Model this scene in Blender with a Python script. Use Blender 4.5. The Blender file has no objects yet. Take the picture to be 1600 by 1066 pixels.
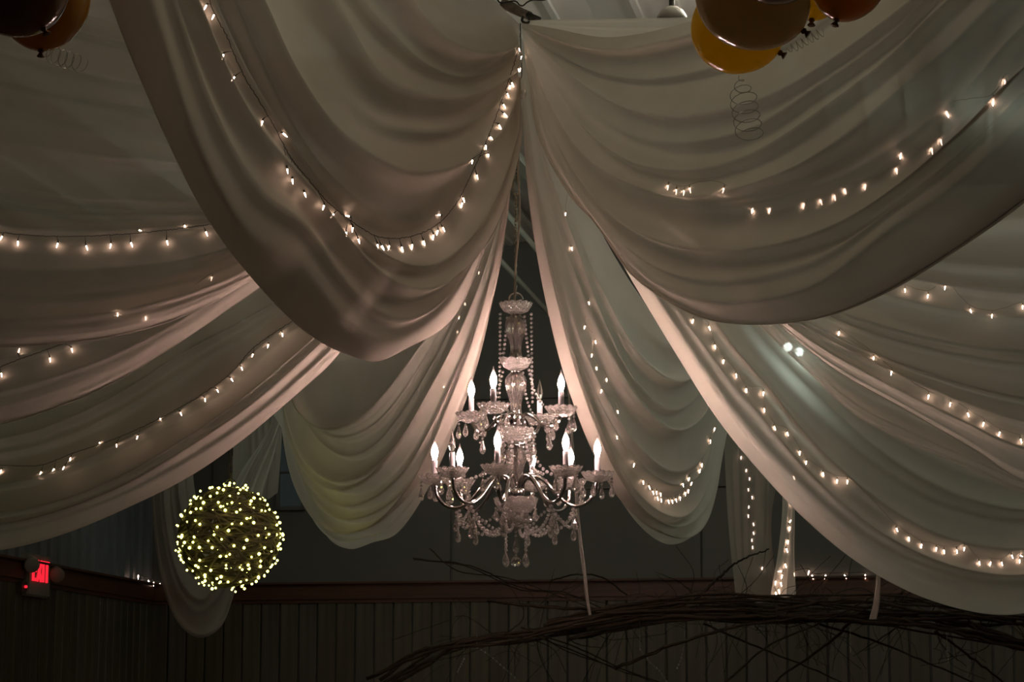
import bpy, bmesh, math, random
from mathutils import Vector, Matrix
from mathutils.bvhtree import BVHTree
random.seed(7)
PI = math.pi
S = bpy.context.scene
C = S.collection

# ------------------------------------------------------------------ camera
F = 3800.0                                   # focal length in pixels of the 1600 px frame
PITCH = math.atan((1150 - 533) / F)
CAM = Vector((0, 0, 1.5))
cd = bpy.data.cameras.new('camera'); cam = bpy.data.objects.new('camera', cd); C.objects.link(cam)
cam.location = CAM; cam.rotation_euler = (PI / 2 + PITCH, 0, 0)
cd.sensor_width = 36; cd.lens = F / 1600 * 36; cd.clip_end = 200
S.camera = cam

# ------------------------------------------------------------------ world, exposure
w = bpy.data.worlds.new('World'); S.world = w; w.use_nodes = True
bg = w.node_tree.nodes['Background']; bg.inputs[0].default_value = (0.90, 0.72, 0.46, 1); bg.inputs[1].default_value = 0.003
vs = S.view_settings; vs.view_transform = 'Standard'; vs.look = 'None'; vs.exposure = 0.0; vs.gamma = 1.0; vs.use_curve_mapping = False
cy = S.cycles
cy.max_bounces = 8; cy.transparent_max_bounces = 16; cy.transmission_bounces = 8
cy.sample_clamp_indirect = 4; cy.use_denoising = True

def point(name, loc, power, col, rad=0.1):
    l = bpy.data.lights.new(name, 'POINT'); l.energy = power; l.color = col; l.shadow_soft_size = rad
    o = bpy.data.objects.new(name, l); C.objects.link(o); o.location = loc; return o

# room frame: the hall is turned 10.4 degrees to the right of the view
YAW = math.radians(10.4)
DB = Vector((math.sin(YAW), math.cos(YAW), 0)); RB = Vector((math.cos(YAW), -math.sin(YAW), 0))
HUB = Vector((0.035, 11.0, 4.74))
COOL = (0.86, 1.0, 0.84); TEAL = (0.70, 1.0, 0.82)
# unseen fill lights added above the cloth canopy to brighten roof and swags
def roof_fill(n, along, across, up, power, col, rad=.5): point('roof_fill_' + n, HUB + DB * along + RB * across + Vector((0, 0, up)), power, col, rad)
WARM = (1.0, .90, .66)
roof_fill('left', 1.4, -1.6, .25, .8, WARM)
roof_fill('right', .9, 2.4, .22, 13, COOL)
roof_fill('front', -2.7, .35, .40, 13, WARM)
roof_fill('far_right', -2.6, 3.6, .0, 3, COOL)
roof_fill('rear', 6.5, .6, .0, 3, WARM)
roof_fill('rear_left', 4.2, -2.0, .1, 26, COOL)
roof_fill('rear_right', 4.0, 2.2, .1, 19, COOL)
roof_fill('hub', 1.5, .75, .58, 17, (1, .93, .82), .1)

# ------------------------------------------------------------------ helpers
def ray(px, py):
    x = (px - 800) / F; y = (533 - py) / F
    return Vector((x, math.cos(PITCH) - y * math.sin(PITCH), math.sin(PITCH) + y * math.cos(PITCH)))
def at(px, py, Y):
    r = ray(px, py); return CAM + r * (Y / r.y)
def on_plane(px, py, p, n):
    r = ray(px, py); t = (p - CAM).dot(n) / r.dot(n); return CAM + r * t

def newmat(name): 
    m = bpy.data.materials.new(name); m.use_nodes = True
    nt = m.node_tree; nt.nodes.clear(); out = nt.nodes.new('ShaderNodeOutputMaterial'); return m, nt, out
def noise_col(nt, c, var, scale, stretch=(1, 1, 1)):
    tc = nt.nodes.new('ShaderNodeTexCoord'); mp = nt.nodes.new('ShaderNodeMapping'); mp.inputs['Scale'].default_value = stretch
    nz = nt.nodes.new('ShaderNodeTexNoise'); nz.inputs['Scale'].default_value = scale; nz.inputs['Detail'].default_value = 4
    rp = nt.nodes.new('ShaderNodeValToRGB')
    rp.color_ramp.elements[0].color = tuple(max(0, x * (1 - var)) for x in c) + (1,); rp.color_ramp.elements[0].position = .3
    rp.color_ramp.elements[1].color = tuple(min(1, x * (1 + var)) for x in c) + (1,); rp.color_ramp.elements[1].position = .7
    nt.links.new(tc.outputs['Object'], mp.inputs['Vector']); nt.links.new(mp.outputs[0], nz.inputs['Vector']); nt.links.new(nz.outputs['Fac'], rp.inputs[0])
    return rp.outputs[0]
def pbr(name, c, rough=.5, metal=0., var=.12, scale=6, stretch=(1, 1, 1), coat=0., spec=.5):
    m, nt, out = newmat(name); b = nt.nodes.new('ShaderNodeBsdfPrincipled')
    nt.links.new(noise_col(nt, c, var, scale, stretch), b.inputs['Base Color'])
    b.inputs['Roughness'].default_value = rough; b.inputs['Metallic'].default_value = metal; b.inputs['Coat Weight'].default_value = coat
    b.inputs['Specular IOR Level'].default_value = spec
    nt.links.new(b.outputs[0], out.inputs[0]); return m
def emit(name, c, s):
    m, nt, out = newmat(name); e = nt.nodes.new('ShaderNodeEmission'); e.inputs[0].default_value = c + (1,); e.inputs[1].default_value = s
    nt.links.new(e.outputs[0], out.inputs[0]); return m
def fabric(name, c, sheer=.10, transl=.36):
    m, nt, out = newmat(name)
    col = noise_col(nt, c, .05, 3)
    d = nt.nodes.new('ShaderNodeBsdfDiffuse'); t = nt.nodes.new('ShaderNodeBsdfTranslucent'); tr = nt.nodes.new('ShaderNodeBsdfTransparent')
    nt.links.new(col, d.inputs[0]); nt.links.new(col, t.inputs[0])
    a = nt.nodes.new('ShaderNodeMixShader'); a.inputs[0].default_value = transl
    nt.links.new(d.outputs[0], a.inputs[1]); nt.links.new(t.outputs[0], a.inputs[2])
    b = nt.nodes.new('ShaderNodeMixShader'); b.inputs[0].default_value = sheer
    nt.links.new(a.outputs[0], b.inputs[1]); nt.links.new(tr.outputs[0], b.inputs[2]); nt.links.new(b.outputs[0], out.inputs[0]); return m
def glassmat(name, c=(1, .97, .95), frost=.16, rough=.02, cut=0.):
    m, nt, out = newmat(name)
    g = nt.nodes.new('ShaderNodeBsdfGlass'); g.inputs['Color'].default_value = c + (1,); g.inputs['IOR'].default_value = 1.5; g.inputs['Roughness'].default_value = rough
    col = noise_col(nt, (.85, .80, .78), .05, 20)
    d = nt.nodes.new('ShaderNodeBsdfDiffuse'); nt.links.new(col, d.inputs[0]); t = nt.nodes.new('ShaderNodeBsdfTranslucent'); nt.links.new(col, t.inputs[0])
    y = nt.nodes.new('ShaderNodeMixShader'); y.inputs[0].default_value = .5; nt.links.new(d.outputs[0], y.inputs[1]); nt.links.new(t.outputs[0], y.inputs[2])
    x = nt.nodes.new('ShaderNodeMixShader'); x.inputs[0].default_value = frost
    if cut:                                              # small cut facets
        tc = nt.nodes.new('ShaderNodeTexCoord'); v = nt.nodes.new('ShaderNodeTexVoronoi'); v.inputs['Scale'].default_value = 110; nt.links.new(tc.outputs['Object'], v.inputs['Vector'])
        bp = nt.nodes.new('ShaderNodeBump'); bp.inputs['Strength'].default_value = cut; bp.inputs['Distance'].default_value = .004
        nt.links.new(v.outputs['Distance'], bp.inputs['Height']); nt.links.new(bp.outputs[0], g.inputs['Normal'])
    nt.links.new(g.outputs[0], x.inputs[1]); nt.links.new(y.outputs[0], x.inputs[2]); nt.links.new(x.outputs[0], out.inputs[0]); return m

M = {}
M['voile'] = fabric('cream_voile', (.74, .69, .61))
M['voile_sheer'] = fabric('sheer_voile', (.60, .55, .48), sheer=.45)
M['glass'] = glassmat('crystal_glass', frost=.24, cut=.8)
M['glass_clear'] = glassmat('clear_crystal', frost=.09)
M['bead'] = glassmat('crystal_bead', frost=.34)
M['drop'] = glassmat('crystal_drop', frost=.16)
M['chrome'] = pbr('polished_chrome', (.62, .58, .55), .12, 1., .05)
M['sleeve'] = pbr('white_candle_sleeve', (.55, .52, .55), .4)
M['wire'] = pbr('dark_wire', (.045, .035, .02), .6)
M['pale_wire'] = pbr('pale_wire', (.35, .28, .2), .6)
M['chain'] = pbr('brass_steel_chain', (.50, .44, .34), .25, 1.)
M['cord'] = pbr('beige_cord', (.42, .36, .27), .5)
M['iron'] = pbr('dark_iron', (.05, .043, .035), .55, .3, .3, 40)
M['pipe'] = pbr('taped_pipe', (.22, .19, .15), .7, 0, .35, 30)
M['roof'] = pbr('roof_sheet', (.78, .75, .69), .6, 0, .06, 2)
M['purlin'] = pbr('roof_purlin', (.40, .40, .35), .5, .2)
M['upper'] = pbr('grey_wall_panel', (.105, .10, .088), .6, 0, .10, 1.2)
M['siding'] = pbr('ribbed_siding', (.20, .21, .22), .5, .2, .12, 2)
M['board'] = [pbr('wall_board_%d' % i, c, .55, 0, .28, 3, (8, 8, .35)) for i, c in enumerate([(.078, .063, .037), (.092, .077, .047), (.068, .056, .036), (.085, .067, .05)])]
M['trim'] = pbr('stained_trim', (.08, .028, .012), .5, 0, .3, 4, (.4, .4, 8))
M['floor'] = pbr('concrete_floor', (.18, .165, .14), .5, 0, .15, 1.5)
M['twig'] = pbr('dark_twig', (.022, .016, .010), .8, 0, .3, 20, spec=.1)
M['vine'] = pbr('grapevine', (.10, .085, .035), .8, 0, .3, 30)
M['plastic'] = pbr('off_white_plastic', (.22, .205, .165), .6)
M['window'] = pbr('dusky_window', (.16, .21, .24), .2)
M['ribbon_clear'] = pbr('pale_shiny_ribbon', (.9, .84, .74), .12, .6)
M['candle_glow'] = m_ = emit('candle_bulb_glow', (1, .66, .57), 150)
nt = m_.node_tree; tc = nt.nodes.new('ShaderNodeTexCoord'); sx = nt.nodes.new('ShaderNodeSeparateXYZ'); rp = nt.nodes.new('ShaderNodeValToRGB')   # the filament glows low in the flame-shaped glass
nt.links.new(tc.outputs['Generated'], sx.inputs[0]); nt.links.new(sx.outputs['Z'], rp.inputs[0])
cr_ = rp.color_ramp; cr_.elements[0].position = .0; cr_.elements[0].color = (.003, .003, .003, 1); cr_.elements[1].position = .85; cr_.elements[1].color = (.0007, .0007, .0007, 1)
for ps, vv in ((.10, .2), (.22, 1), (.42, 1), (.58, .2), (.70, .004)): e_ = cr_.elements.new(ps); e_.color = (vv, vv, vv, 1)
mu = nt.nodes.new('ShaderNodeMath'); mu.operation = 'MULTIPLY'; mu.inputs[1].default_value = 600
nt.links.new(rp.outputs[0], mu.inputs[0]); nt.links.new(mu.outputs[0], [n for n in nt.nodes if n.type == 'EMISSION'][0].inputs[1])
M['fairy_glow'] = emit('fairy_bulb_glow', (1, .66, .50), 22)
M['ball_glow'] = emit('ball_bulb_glow', (1, .93, .20), 6)
M['exit_red'] = emit('exit_red', (1, .02, .04), 1.1)
M['spot_glow'] = emit('spot_glow', (.80, 1, .92), 90)

def mesh_obj(name, bm, mat, parent=None, smooth=True, origin=None):
    me = bpy.data.meshes.new(name)
    org = origin if origin is not None else (abs_loc(parent) if parent else Vector((0, 0, 0)))
    if org.length: bmesh.ops.translate(bm, verts=bm.verts, vec=-org)
    bm.to_mesh(me); bm.free()
    if smooth: me.polygons.foreach_set('use_smooth', [True] * len(me.polygons))
    me.materials.append(mat)
    o = bpy.data.objects.new(name, me); C.objects.link(o)
    if parent: o.parent = parent; o.location = org - abs_loc(parent)
    else: o.location = org
    return o
def abs_loc(o):
    v = Vector((0, 0, 0))
    while o is not None: v += o.location; o = o.parent
    return v
def inst(name, me, parent, loc, rot=None, scale=None):
    o = bpy.data.objects.new(name, me); C.objects.link(o); o.parent = parent
    o.location = Vector(loc) - (abs_loc(parent) if parent else Vector((0, 0, 0)))
    if rot is not None: o.rotation_mode = 'QUATERNION'; o.rotation_quaternion = rot
    if scale: o.scale = (scale,) * 3
    return o
def tag(o, label, cat, group=None, kind=None):
    o['label'] = label; o['category'] = cat
    if group: o['group'] = group
    if kind: o['kind'] = kind
    return o
def thing(name, label, cat, loc, group=None):
    o = bpy.data.objects.new(name, None); C.objects.link(o); o.location = loc; o.empty_display_size = .05
    return tag(o, label, cat, group)

def spline(pts, n, closed=False):
    """centripetal-ish Catmull-Rom, resampled evenly by arc length to n points"""
    P = [Vector(p) for p in pts]
    if len(P) == 2: return [P[0].lerp(P[1], i / (n - 1)) for i in range(n)]
    ext = [P[0] * 2 - P[1]] + P + [P[-1] * 2 - P[-2]]
    d = []
    for i in range(1, len(ext) - 2):
        p0, p1, p2, p3 = ext[i - 1:i + 3]
        t0 = 0; t1 = t0 + max(1e-6, (p1 - p0).length ** .5); t2 = t1 + max(1e-6, (p2 - p1).length ** .5); t3 = t2 + max(1e-6, (p3 - p2).length ** .5)
        for k in range(14):
            t = t1 + (t2 - t1) * k / 14
            a1 = p0 * ((t1 - t) / (t1 - t0)) + p1 * ((t - t0) / (t1 - t0)); a2 = p1 * ((t2 - t) / (t2 - t1)) + p2 * ((t - t1) / (t2 - t1)); a3 = p2 * ((t3 - t) / (t3 - t2)) + p3 * ((t - t2) / (t3 - t2))
            b1 = a1 * ((t2 - t) / (t2 - t0)) + a2 * ((t - t0) / (t2 - t0)); b2 = a2 * ((t3 - t) / (t3 - t1)) + a3 * ((t - t1) / (t3 - t1))
            d.append(b1 * ((t2 - t) / (t2 - t1)) + b2 * ((t - t1) / (t2 - t1)))
    d.append(P[-1])
    L = [0]
    for i in range(1, len(d)): L.append(L[-1] + (d[i] - d[i - 1]).length)
    out = []; j = 0
    for i in range(n):
        s = L[-1] * i / (n - 1)
        while j < len(L) - 2 and L[j + 1] < s: j += 1
        f = (s - L[j]) / max(1e-9, L[j + 1] - L[j]); out.append(d[j].lerp(d[j + 1], min(1, f)))
    return out
def tube(bm, pts, r, seg=6, cap=True):
    """tube along pts; r a number or a list"""
    n = len(pts); rs = r if isinstance(r, (list, tuple)) else [r] * n
    rings = []; up = None
    for i in range(n):
        a = pts[max(0, i - 1)]; b = pts[min(n - 1, i + 1)]; t = (b - a)
        t = t.normalized() if t.length > 1e-9 else Vector((0, 0, 1))
        if up is None: up = t.orthogonal().normalized()
        up = (up - t * up.dot(t)); up = up.normalized() if up.length > 1e-6 else t.orthogonal().normalized()
        s = t.cross(up)
        rings.append([bm.verts.new(pts[i] + (up * math.cos(2 * PI * k / seg) + s * math.sin(2 * PI * k / seg)) * rs[i]) for k in range(seg)])
    for i in range(n - 1):
        for k in range(seg): bm.faces.new((rings[i][k], rings[i][(k + 1) % seg], rings[i + 1][(k + 1) % seg], rings[i + 1][k]))
    if cap: bm.faces.new(rings[0][::-1]); bm.faces.new(rings[-1])
def box(bm, c, ax, ay, az, sx, sy, sz):
    vs_ = [bm.verts.new(c + ax * (sx * i) + ay * (sy * j) + az * (sz * k)) for i in (-.5, .5) for j in (-.5, .5) for k in (-.5, .5)]
    for f in ((0, 1, 3, 2), (4, 6, 7, 5), (0, 4, 5, 1), (2, 3, 7, 6), (0, 2, 6, 4), (1, 5, 7, 3)): bm.faces.new([vs_[i] for i in f])
X, Yv, Z = Vector((1, 0, 0)), Vector((0, 1, 0)), Vector((0, 0, 1))
def lathe(bm, prof, c=Vector((0, 0, 0)), seg=24, flute=0, amp=0., scallop=0., top=None):
    """prof = [(r,z)]; flute: number of lobes, amp: radial lobe depth, scallop: rim rise where r > top"""
    rings = []
    for r, z in prof:
        if r < 1e-6: rings.append([bm.verts.new(c + Vector((0, 0, z)))]); continue
        ring = []
        for k in range(seg):
            a = 2 * PI * k / seg; q = abs(math.cos(a * flute / 2)) if flute else 0
            rr = r * (1 + amp * (q - .5)); zz = z + (scallop * q if top and r > top else 0)
            ring.append(bm.verts.new(c + Vector((rr * math.cos(a), rr * math.sin(a), zz))))
        rings.append(ring)
    for A, B in zip(rings, rings[1:]):
        if len(A) == 1 and len(B) == 1: continue
        for k in range(seg):
            k2 = (k + 1) % seg
            if len(A) == 1: bm.faces.new((A[0], B[k2], B[k]))
            elif len(B) == 1: bm.faces.new((A[k], A[k2], B[0]))
            else: bm.faces.new((A[k], A[k2], B[k2], B[k]))
    bmesh.ops.recalc_face_normals(bm, faces=bm.faces)
def BM(): return bmesh.new()

# ------------------------------------------------------------------ the hall
TRIM_Z = 2.7
cr = ray(237, 917); corner = CAM + cr * ((TRIM_Z - 1.5) / cr.z); corner.z = 0          # rear left corner on the floor
WID = 8.9; EAVE = 4.9; RIDGE = 5.7
def room(x, y, z): return corner + RB * x - DB * y + Z * z                            # x along the rear wall, y towards the camera
def struct(o): o['kind'] = 'structure'; return o
LEN = 24.0
bm = BM(); box(bm, room(WID / 2, LEN / 2, -.05), RB, DB, Z, WID + .4, LEN + .4, .1)
tag(struct(mesh_obj('floor', bm, M['floor'], smooth=False)), 'dim concrete floor of the hall below the frame', 'floor')
def poly(bm, ps): bm.faces.new([bm.verts.new(p) for p in ps])
def slab(bm, ps, n, t):
    A = [bm.verts.new(p) for p in ps]; B = [bm.verts.new(p + n * t) for p in ps]
    bm.faces.new(A); bm.faces.new(B[::-1])
    for i in range(len(ps)): bm.faces.new((A[i], B[i], B[(i + 1) % len(ps)], A[(i + 1) % len(ps)]))
    bmesh.ops.recalc_face_normals(bm, faces=bm.faces)
bm = BM(); slab(bm, [room(0, 0, 0), room(WID, 0, 0), room(WID, 0, EAVE), room(WID / 2, 0, RIDGE), room(0, 0, EAVE)], DB, .12)
wb = tag(struct(mesh_obj('wall_back', bm, M['upper'], smooth=False)), 'dark grey rear wall with brown boards below a reddish rail', 'wall')
bm = BM(); slab(bm, [room(0, 0, 0), room(0, LEN, 0), room(0, LEN, EAVE), room(0, 0, EAVE)], -RB, .12)
wl = tag(struct(mesh_obj('wall_left', bm, M['siding'], smooth=False)), 'left side wall with ribbed grey siding above dark boards', 'wall')
bm = BM(); slab(bm, [room(WID, 0, 0), room(WID, LEN, 0), room(WID, LEN, EAVE), room(WID, 0, EAVE)], RB, .12)
tag(struct(mesh_obj('wall_right', bm, M['siding'], smooth=False)), 'right side wall of the hall outside the frame', 'wall')
bm = BM()
slab(bm, [room(-.1, -.1, EAVE), room(WID / 2, -.1, RIDGE), room(WID / 2, LEN, RIDGE), room(-.1, LEN, EAVE)], Z, .08)
slab(bm, [room(WID + .1, -.1, EAVE), room(WID / 2, -.1, RIDGE), room(WID / 2, LEN, RIDGE), room(WID + .1, LEN, EAVE)], Z, .08)
ceil = tag(struct(mesh_obj('ceiling', bm, M['roof'], smooth=False)), 'pale sheet metal roof with long ribs above the cloth canopy', 'ceiling')
# roof ribs and purlins run the length of the hall
SL = math.atan((RIDGE - EAVE) / (WID / 2))
bm = BM(); box(bm, Vector((0, 0, 0)), RB, DB, Z, .035, LEN - .2, .03); rib_me = bpy.data.meshes.new('roof_rib'); bm.to_mesh(rib_me); bm.free(); rib_me.materials.append(M['roof'])
bm = BM(); box(bm, Vector((0, 0, 0)), RB, DB, Z, .09, LEN - .2, .14); pur_me = bpy.data.meshes.new('purlin'); bm.to_mesh(pur_me); bm.free(); pur_me.materials.append(M['purlin'])
for i in range(1, 36):
    x = i * .25
    if abs(x - WID / 2) < .05: continue
    z = EAVE + (RIDGE - EAVE) * (1 - abs(x - WID / 2) / (WID / 2))
    if i % 4 == 2: inst('purlin', pur_me, ceil, room(x, LEN / 2, z - .08))
    else: inst('roof_rib', rib_me, ceil, room(x, LEN / 2, z - .018))
# boards of the lower walls
BW = .155
bm = BM(); box(bm, Vector((0, 0, 0)), RB, DB, Z, BW - .012, .03, TRIM_Z - .14)
bmesh.ops.bevel(bm, geom=bm.edges[:], offset=.004, segments=1, affect='EDGES')
board_me = []
base_me = bpy.data.meshes.new('board'); bm.to_mesh(base_me); bm.free()
for i in range(4): m_ = base_me.copy(); m_.materials.append(M['board'][i]); board_me.append(m_)
n = int(WID / BW)
for i in range(n):
    inst('board', random.choice(board_me), wb, room((i + .5) * WID / n, .016 + random.uniform(0, .006), (TRIM_Z - .14) / 2))
q = Matrix.Rotation(PI / 2, 3, 'Z').to_quaternion()
for i in range(int(8.5 / BW)):
    inst('board', random.choice(board_me), wl, room(.016 + random.uniform(0, .006), (i + .5) * BW + .05, (TRIM_Z - .14) / 2), q)
# ribbed siding on the upper left wall
bm = BM(); box(bm, Vector((0, 0, 0)), RB, DB, Z, .03, .05, EAVE - TRIM_Z); sid_me = bpy.data.meshes.new('siding_rib'); bm.to_mesh(sid_me); bm.free(); sid_me.materials.append(M['siding'])
for i in range(30): inst('siding_rib', sid_me, wl, room(.014, .12 + i * .2, (EAVE + TRIM_Z) / 2))
# flat panels on the upper rear wall with open joints
bm = BM(); box(bm, Vector((0, 0, 0)), RB, DB, Z, 1.98, .03, .72); pan_me = bpy.data.meshes.new('wall_panel'); bm.to_mesh(pan_me); bm.free(); pan_me.materials.append(M['upper'])
for j in range(3):
    for i in range(4): inst('wall_panel', pan_me, wb, room(.5 + 1.0 + i * 2.0, .014, TRIM_Z + .36 + j * .735))
# rail
def trim(name, a, b, inn, label):
    bm = BM(); d = (b - a).normalized(); L = (b - a).length; m_ = (a + b) / 2
    box(bm, m_ + inn * .03 + Z * (TRIM_Z - .06), d, inn, Z, L, .06, .12); box(bm, m_ + inn * .05 + Z * (TRIM_Z + .008), d, inn, Z, L, .10, .016)
    box(bm, m_ + inn * .02 + Z * (TRIM_Z - .135), d, inn, Z, L, .05, .03)
    return tag(struct(mesh_obj(name, bm, M['trim'], smooth=False)), label, 'trim')
trim('trim_1', room(0, 0, 0), room(WID, 0, 0), -DB, 'reddish brown wooden rail across the rear wall')
trim('trim_2', room(0, .1, 0), room(0, 9, 0), RB, 'reddish brown wooden rail along the left wall by the exit sign')
# window on the rear wall
p = on_plane(456, 742, room(0, .03, 0), DB)
bm = BM(); box(bm, p - DB * .012, RB, DB, Z, .19, .012, .52); w1 = tag(struct(mesh_obj('window_1', bm, M['window'], smooth=False)), 'narrow bluish window high on the rear wall left of the green swag', 'window')
bm = BM()
for s in (-1, 1): box(bm, p + RB * .105 * s - DB * .02, RB, DB, Z, .03, .04, .58); box(bm, p + Z * .275 * s - DB * .02, RB, DB, Z, .24, .04, .03)
box(bm, p + Z * .02 - DB * .02, RB, DB, Z, .19, .03, .015)
mesh_obj('window_frame', bm, M['upper'], w1, False)
# sway braces under the roof
for i, (a, b) in enumerate([((740, 160), (905, 350)), ((740, 270), (905, 470)), ((730, 350), (890, 525))]):
    bm = BM(); tube(bm, [at(*a, 15.5 + i), at(*b, 16.3 + i)], .02, 6)
    mesh_obj('sway_brace', bm, M['purlin'], ceil)

# ------------------------------------------------------------------ cloth swags
DR = {}
def drape(key, name, label, phi, rails, end, relief=None, folds=9, amp=.03, seed=0, mat='voile', group='cloth swags gathered at the ceiling hub', nu=140, nv=150, fold_at=None, plane=None, spread=.12):
    rnd = random.Random(seed + 11)
    if plane is None:
        phis = phi if isinstance(phi, (list, tuple)) else [phi] * len(rails); phi = sum(phis) / len(phis)
        d = Vector((math.sin(math.radians(phi)), math.cos(math.radians(phi)), 0)); p0 = HUB
    else: p0, d = plane
    nrm = Vector((d.y, -d.x, 0))
    if nrm.dot(CAM - p0) < 0: nrm = -nrm
    N = len(rails); R = []
    if plane is None and end is not None:
        hx = (HUB - corner).dot(RB); c_ = d.dot(RB); lim = (WID - hx if c_ > 0 else hx) / max(.05, abs(c_)) - .12; end = (min(end[0], lim), end[1])
    for i, r in enumerate(rails):
        n_i = nrm if plane is not None else Vector((math.cos(math.radians(phis[i])), -math.sin(math.radians(phis[i])), 0))
        P = [on_plane(x, y, p0, n_i) for x, y in r]
        if end is not None:
            P = [p for p in P if (p - p0).dot(d) < end[0] - .25]
            k, z = end; f = i / (N - 1)
            P.append(p0 * 1 + d * k + Z * (z - p0.z - spread * f) + nrm * 0)
        R.append(spline(P, nu))
    rel = relief or [0] * N
    fo = []
    for i in range(folds):
        c = (i + .5 + rnd.uniform(-.35, .35)) / folds
        fo.append((c, rnd.uniform(.25, .5) / folds, rnd.uniform(.5, 1.4) * amp * 1.7, rnd.uniform(-.02, .02), rnd.uniform(0, 6.28), rnd.uniform(-.25, .25), rnd.uniform(.75, 1.3), rnd.choice((-1, 1))))
    for f_ in fold_at or []: fo.append((f_[0], f_[2], f_[1], rnd.uniform(-.008, .008), rnd.uniform(0, 6), f_[3], f_[4], 1))
    bm = BM(); grid = []
    for a in range(nu):
        u = a / (nu - 1)
        col = spline_v([R[i][a] for i in range(N)], rel, nv)
        wid = (R[0][a] - R[-1][a]).length
        wu = math.sin(PI * min(1, max(0, u))) ** .8
        row = []
        for b in range(nv):
            v = b / (nv - 1); p, rl = col[b]
            off = 0
            for c, s, am, ww, ph, u0, u1, sg in fo:
                if not (u0 < u < u1): continue
                x = v - c - ww * math.sin(3.2 * u + ph)
                e = min(1, (u - u0) / .25, (u1 - u) / .25); e = e * e * (3 - 2 * e)
                off += am * e * (math.exp(-(x / (.36 * s)) ** 2) if x > 0 else math.exp(x / s * (1 - .5 * math.exp(x / (.15 * s)))))
            off *= min(1, wid / .7) * min(1, u / .06 + .15)
            rr = (p - CAM).normalized()
            row.append(bm.verts.new(p + rr * (rl * wu) + nrm * off))
        grid.append(row)
    for a in range(nu - 1):
        for b in range(nv - 1): bm.faces.new((grid[a][b], grid[a + 1][b], grid[a + 1][b + 1], grid[a][b + 1]))
    bm.normal_update()
    DR[key] = BVHTree.FromBMesh(bm)
    o = mesh_obj(name, bm, M[mat], origin=R[N // 2][0].copy())
    return tag(o, label, 'drape', group)
def spline_v(P, rel, n):
    N = len(P); out = []
    for b in range(n):
        t = b / (n - 1) * (N - 1); i = min(N - 2, int(t)); f = t - i
        p0 = P[i - 1] if i > 0 else P[0] * 2 - P[1]; p1 = P[i]; p2 = P[i + 1]; p3 = P[i + 2] if i + 2 < N else P[-1] * 2 - P[-2]
        q_ = p1 * 2 + (p2 - p0) * f + (p0 * 2 - p1 * 5 + p2 * 4 - p3) * (f * f) + (p1 * 3 - p0 - p2 * 3 + p3) * (f ** 3)
        g = f * f * (3 - 2 * f); out.append((q_ * .5, rel[i] * (1 - g) + rel[i + 1] * g))
    return out

drape('A', 'cloth_swag', 'large cream cloth swag left of the chandelier chain with a fairy light string along it', -155, [
    [(812, 38), (770, 2), (690, -55), (560, -140), (400, -230)],
    [(812, 50), (757, 84), (690, 88), (631, 50), (588, -5), (500, -110)],
    [(812, 60), (795, 92), (736, 142), (673, 159), (610, 148), (552, 115), (482, -5), (400, -130)],
    [(810, 70), (757, 197), (698, 250), (631, 268), (569, 255), (485, 195), (422, 105), (372, 0), (300, -140)],
    [(809, 80), (790, 160), (745, 272), (690, 352), (630, 383), (562, 364), (489, 296), (411, 176), (326, 0), (260, -150)],
    [(809, 90), (787, 240), (757, 335), (715, 400), (652, 442), (590, 432), (527, 377), (464, 293), (359, 159), (284, 0), (220, -160)],
    [(809, 100), (785, 260), (750, 380), (705, 465), (655, 512), (610, 530), (566, 515), (521, 475), (462, 400), (384, 352), (305, 205), (240, 0), (190, -160)],
    [(809, 110), (783, 275), (748, 395), (702, 498), (630, 545), (580, 566), (540, 556), (480, 526), (400, 450), (310, 330), (215, 130), (165, 0), (120, -160)],
    [(809, 100), (787, 255), (755, 370), (712, 462), (650, 515), (595, 533), (550, 520), (495, 480), (420, 400), (335, 280), (240, 80), (205, -20), (160, -170)],
], (4.3, 4.75), [.05, .02, .10, -.02, .08, -.05, -.16, .16, .40], 4, .016, 1,
    fold_at=[(.125, .09, .05, -.2, .85), (.185, .05, .03, -.2, .6), (.25, .11, .05, -.2, .75), (.31, .05, .03, -.1, .5), (.375, .09, .05, -.2, 1.2), (.46, .05, .03, .2, 1.2), (.57, .06, .04, -.2, 1.2), (.64, .08, .04, -.2, 1.3), (.70, .04, .03, .1, 1.1)])

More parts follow.
